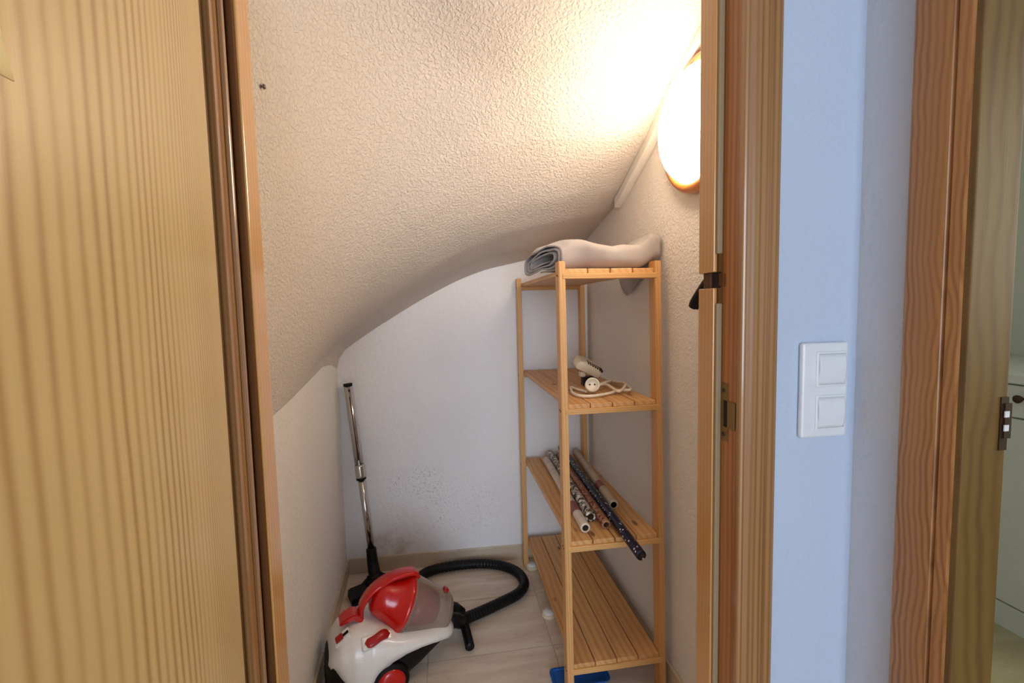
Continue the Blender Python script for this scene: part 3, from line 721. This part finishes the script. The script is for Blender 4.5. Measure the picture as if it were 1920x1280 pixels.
# ------------------------------------------------------------------ vacuum cleaner
vc = empty('vacuum_cleaner', (-.195, 1.472, 0), math.radians(16)); tag(vc, 'red and white canister vacuum cleaner on the closet floor', 'vacuum cleaner')
NT = 28
def shell_rows(xs, wf, topf, lowf, exf, inset=0):
    rows = []
    for x in xs:
        w = wf(x) - inset; zt = topf(x) - inset; zl = lowf(x); row = []
        for k in range(NT + 1):
            a = math.pi * k / NT; c, s_ = math.cos(a), math.sin(a); e = exf
            row.append((x, -w * math.copysign(abs(c) ** e, c), zl + (zt - zl) * abs(s_) ** e))
        rows.append(row)
    return rows
def lin(*p): return lambda x: interp(x, [q[0] for q in p], [q[1] for q in p])
top = lin((-.205, .120), (-.19, .155), (-.165, .185), (-.13, .203), (-.10, .206), (-.06, .200), (0, .178), (.06, .163), (.12, .152), (.165, .138), (.185, .126), (.198, .105))
wid = lin((-.205, .050), (-.195, .078), (-.17, .104), (-.13, .119), (-.08, .125), (0, .124), (.06, .117), (.12, .100), (.165, .078), (.185, .060), (.198, .030))
low = lin((-.205, .118), (-.195, .120), (-.18, .118), (-.16, .090), (-.14, .040), (-.125, .030), (-.105, .030), (-.09, .050), (-.075, .078), (-.05, .100), (-.02, .117), (.02, .126), (.065, .127), (.11, .118), (.15, .105), (.185, .092), (.198, .085))
xs = [-.205, -.203, -.2, -.196, -.19] + [-.184 + .006 * i for i in range(62)] + [.190, .194, .196, .198]
sh1 = link('shell', grid_mesh('shell', shell_rows(xs, wid, top, low, .55)), 'shell', vc); md = sh1.modifiers.new('s', 'SOLIDIFY'); md.thickness = .004; md.offset = -1
# black chassis inside the shell
cw = lin((-.212, .030), (-.207, .060), (-.19, .092), (-.15, .108), (0, .112), (.06, .104), (.12, .088), (.165, .066), (.185, .050), (.192, .02))
ct = lin((-.212, .085), (-.207, .125), (-.19, .145), (-.15, .165), (-.06, .180), (0, .165), (.12, .140), (.165, .125), (.192, .100))
cb = lin((-.212, .060), (-.207, .035), (-.19, .020), (-.10, .014), (0, .016), (.06, .045), (.12, .080), (.165, .092), (.192, .095))
rows_c = []
for x in [-.212, -.210, -.207, -.2] + [-.19 + .012 * i for i in range(32)] + [.192]:
    w, zt, zb = cw(x), ct(x), cb(x); row = []
    for k in range(36):
        a = 2 * math.pi * k / 36; c, s_ = math.cos(a), math.sin(a); e = .55
        row.append((x, w * math.copysign(abs(c) ** e, c), (zt + zb) / 2 + (zt - zb) / 2 * math.copysign(abs(s_) ** e, s_)))
    rows_c.append(row)
link('chassis', grid_mesh('chassis', rows_c, True, True), 'black', vc)
for s_ in (-1, 1):
    wh = empty('wheel', (-.030, s_ * .117, .055), 0, vc)
    link('tyre', lathe_mesh('tyre', [(.030, -.012), (.050, -.012), (.055, -.006), (.055, .006), (.050, .012), (.030, .012)], 36, 'Y'), 'black_matte', wh)
    link('hub', lathe_mesh('hub', [(.042, s_ * .010), (.041, s_ * .015), (.030, s_ * .019), (.010, s_ * .021), (0, s_ * .021)], 36, 'Y'), 'red', wh)
link('front_caster', lathe_mesh('front_caster', [(.010, -.012), (.0185, -.012), (.020, -.008), (.020, .008), (.0185, .012), (.010, .012)], 24, 'Y'), 'black_matte', vc, (.075, 0, .020))
box('caster_fork', (.066, -.018, .022), (.084, .018, .075), 'black', vc, .003)
# dust cup: a cone lying back to front
axis = Vector((.86, 0, -.51)).normalized(); upv = Vector((.51, 0, .86)).normalized(); cc = Vector((.034, 0, .215))
cup = empty('dust_cup', cc, 0, vc); cup.rotation_euler = Matrix((axis, Vector((0, 1, 0)), -axis.cross(Vector((0, 1, 0))) * -1)).transposed().to_euler()
link('container', lathe_mesh('container', [(.088, 0), (.094, .003), (.093, .012), (.086, .060), (.077, .115), (.070, .150), (.064, .160), (0, .162)], 56, 'X'), 'clear', cup)
link('filter', lathe_mesh('filter', [(0, .002), (.058, .002), (.052, .060), (.046, .105), (.030, .118), (0, .120)], 32, 'X'), 'red_dark', cup)
link('cup_rim', lathe_mesh('cup_rim', [(.090, -.004), (.0965, -.003), (.0975, .002), (.0965, .007), (.093, .0085)], 56, 'X'), 'clear', cup)
cap_prof = [(.0955, .001), (.0968, -.006), (.0955, -.014), (.088, -.020), (.076, -.032), (.066, -.050), (.060, -.070), (.054, -.088), (.044, -.100), (.028, -.107), (0, -.109)]
link('cap', lathe_mesh('cap', cap_prof, 56, 'X'), 'red', cup)
hp = catmull([(.006, 0, .094), (-.010, 0, .104), (-.040, 0, .094), (-.075, 0, .070), (-.105, 0, .036), (-.122, 0, .000), (-.126, 0, -.040), (-.110, 0, -.075)], 8)
bm = bmesh.new(); rings = []
for i, p in enumerate(hp):
    t = (hp[min(i + 1, len(hp) - 1)] - hp[max(i - 1, 0)]).normalized(); nrm = Vector((-t.z, 0, t.x)); f_ = i / (len(hp) - 1)
    wv = .020 + .006 * math.sin(math.pi * f_); tv = .0065
    rings.append([bm.verts.new(p + Vector((0, 1, 0)) * (wv * c) + nrm * (tv * d)) for c, d in ((-1, -.5), (-.85, -1), (.85, -1), (1, -.5), (1, .5), (.85, 1), (-.85, 1), (-1, .5))])
for a, b in zip(rings, rings[1:]):
    for k in range(8): bm.faces.new((a[k], a[(k + 1) % 8], b[(k + 1) % 8], b[k]))
bm.faces.new(rings[0]); bm.faces.new(rings[-1])
o = link('handle', fin(bm, 'handle'), 'red', cup); autosmooth(o, 50)
box('catch', (.118, -.010, .062), (.136, .010, .084), 'red_dark', cup, .003)
# release latch behind the cup
lt = [(-.094, .214), (-.105, .228), (-.125, .235), (-.150, .226), (-.166, .214), (-.160, .208), (-.140, .214), (-.122, .220), (-.108, .205), (-.096, .196)]
bm = bmesh.new(); A_ = [bm.verts.new((x, -.026, z)) for x, z in lt]; B_ = [bm.verts.new((x, .026, z)) for x, z in lt]
bm.faces.new(A_); bm.faces.new(B_)
for k in range(len(lt)): bm.faces.new((A_[k], A_[(k + 1) % len(lt)], B_[(k + 1) % len(lt)], B_[k]))
bmesh.ops.bevel(bm, geom=list(bm.edges), offset=.0025, segments=2, affect='EDGES')
o = link('latch', fin(bm, 'latch'), 'red', vc)
# power slider in its white housing, and the red foot pedal
pz = empty('power_slider', (-.158, -.048, .187), 0, vc); pz.rotation_euler = (math.radians(14), math.radians(-32), 0)
box('housing', (-.026, -.018, -.022), (.026, .018, .008), 'shell', pz, .004)
box('slot', (-.004, -.005, .004), (.024, .005, .0086), 'black', pz)
box('slider', (-.018, -.011, .004), (.006, .011, .0135), 'red_dark', pz, .003)
pd = empty('cord_pedal', (-.062, -.096, .186), 0, vc); pd.rotation_euler = (math.radians(38), math.radians(6), math.radians(6))
bm = bmesh.new(); R_ = []
for k in range(11):
    t = k / 10; x = -.038 + .076 * t; yo = .006 * math.sin((t - .5) * 5); hw = .013 * (1 - abs(2 * t - 1) ** 6) ** .5 + .001
    z = .008 + .004 * math.cos((t - .6) * 5)
    R_.append([(x, yo - hw, -.006), (x, yo - hw, z - .003), (x, yo - hw * .8, z), (x, yo + hw * .8, z), (x, yo + hw, z - .003), (x, yo + hw, -.006)])
link('pedal', grid_mesh('pedal', R_, True, True), 'red_dark', pd)
box('pedal_bed', (-.046, -.022, -.020), (.046, .018, -.001), 'shell', pd, .006)
# grille of the back and hose inlet
for k in range(5): box('vent_rib', (-.2135 + .001 * k, -.040, .050 + .014 * k), (-.2060 + .003 * k, .040, .056 + .014 * k), 'black_matte', vc, .001)
link('hose_inlet', tube_mesh('hose_inlet', [(.180, 0, .100), (.200, 0, .098), (.222, .012, .085), (.236, .026, .066)], lambda f_: .026 if f_ < .5 else .024, 20), 'black', vc)
# the hose lies in a big loop on the floor; built in world metres, then brought into the cleaner's frame
inv = Matrix.Rotation(math.radians(-16), 4, 'Z') @ Matrix.Translation((.195, -1.472, 0))
hw_ = [(.022, 1.560, .066), (.040, 1.622, .030), (.108, 1.660, .0235), (.190, 1.700, .0235), (.268, 1.745, .0235), (.304, 1.808, .0235), (.290, 1.888, .0235), (.236, 1.950, .0235), (.150, 1.988, .0235), (.040, 1.998, .0235), (-.070, 1.985, .0235), (-.128, 1.945, .0235), (-.155, 1.865, .0235), (-.140, 1.780, .0235), (-.085, 1.705, .030), (-.045, 1.668, .048), (-.020, 1.648, .062)]
hp_ = catmull(hw_, 26)
nh = len(hp_)
link('hose', tube_mesh('hose', [inv @ p for p in hp_], lambda f_: 0.0205 + .0009 * math.sin(f_ * nh * 1.55), 14), 'black', vc)
gp = catmull([(-.024, 1.650, .060), (.000, 1.634, .070), (.024, 1.610, .066), (.040, 1.575, .048), (.052, 1.520, .026), (.056, 1.490, .020)], 6)
link('grip', tube_mesh('grip', [inv @ p for p in gp], lambda f_: .023 - .007 * sstep((f_ - .3) / .2), 16), 'black', vc)
link('grip_collar', tube_mesh('grip_collar', [inv @ Vector(p) for p in ((.006, 1.630, .0695), (.030, 1.602, .0635))], .0245, 16), 'black_matte', vc)

# ------------------------------------------------------------------ telescopic wand with floor head leaning in the corner
wd = empty('vacuum_wand', (-.315, 1.935, 0)); tag(wd, 'chrome telescopic tube with black floor head leaning in the corner', 'vacuum wand')
def W(x, y, z): return Vector((x + .315, y - 1.935, z))
tb, tp = W(-.340, 1.988, .125), W(-.416, 2.036, .870)
dv_ = (tp - tb)
lower = link('lower_tube', tube_mesh('lower_tube', [tb, tb + dv_ * .47], .0145, 20), 'chrome', wd)
link('collar', tube_mesh('collar', [tb + dv_ * .445, tb + dv_ * .455, tb + dv_ * .515, tb + dv_ * .525], lambda f_: .0205 if .1 < f_ < .9 else .0190, 20), 'chrome', wd)
link('collar_band', tube_mesh('collar_band', [tb + dv_ * .438, tb + dv_ * .448], .0208, 20), 'black', wd)
upper = link('upper_tube', tube_mesh('upper_tube', [tb + dv_ * .52, tp], .0180, 20), 'chrome', wd)
link('top_cap', tube_mesh('top_cap', [tp - dv_ * .012, tp + dv_ * .002], .0192, 20), 'black', wd)
hp2 = tb + dv_ * .965 + Vector((.006, -.0175, 0)); link('lock_hole', tube_mesh('lock_hole', [hp2, hp2 + Vector((0, -.001, 0))], .0042, 12), 'dark_hole', wd)
sl = tube_mesh('groove', [tb + dv_ * .56 + Vector((.004, -.0176, -.001)), tb + dv_ * .93 + Vector((.004, -.0176, -.001))], .0022, 8); link('groove', sl, 'steel_dark', wd)
link('neck', tube_mesh('neck', catmull([tuple(W(-.322, 1.945, .030)), tuple(W(-.330, 1.962, .062)), tuple(W(-.337, 1.978, .092)), tuple(tb + dv_ * .03)], 6), lambda f_: .027 - .006 * f_, 18), 'black', wd)
ha = math.radians(24)
hd = empty('floor_head', W(-.305, 1.908, 0), 0, wd); hd.rotation_euler = (0, 0, ha)
bm = bmesh.new(); outl = []
for k in range(25):
    t = k / 24; x = -.120 + .240 * t; outl.append((x, -.046 - .006 * math.cos(math.pi * (t - .5) * 1.2)))
bk = [(.120, .030), (.108, .040), (.06, .046), (.03, .058), (-.03, .058), (-.06, .046), (-.108, .040), (-.120, .030)]
pts = outl + bk
lo_ = [bm.verts.new((x, y, .003)) for x, y in pts]; hi_ = [bm.verts.new((x * .985, y * .94, .030 + (.016 if abs(x) < .05 and y > 0 else 0))) for x, y in pts]
bm.faces.new(lo_); bm.faces.new(hi_)
for k in range(len(pts)): bm.faces.new((lo_[k], lo_[(k + 1) % len(pts)], hi_[(k + 1) % len(pts)], hi_[k]))
link('body', fin(bm, 'body'), 'black', hd)
box('pedal', (-.045, -.004, .030), (.045, .032, .048), 'black_matte', hd, .005)
box('bumper', (-.122, -.058, .004), (.122, -.049, .014), 'black_matte', hd, .002)
link('swivel', lathe_mesh('swivel', [(0, -.030), (.024, -.030), (.026, 0), (.024, .030), (0, .030)], 20, 'X'), 'black', hd, (-.004, .034, .034))
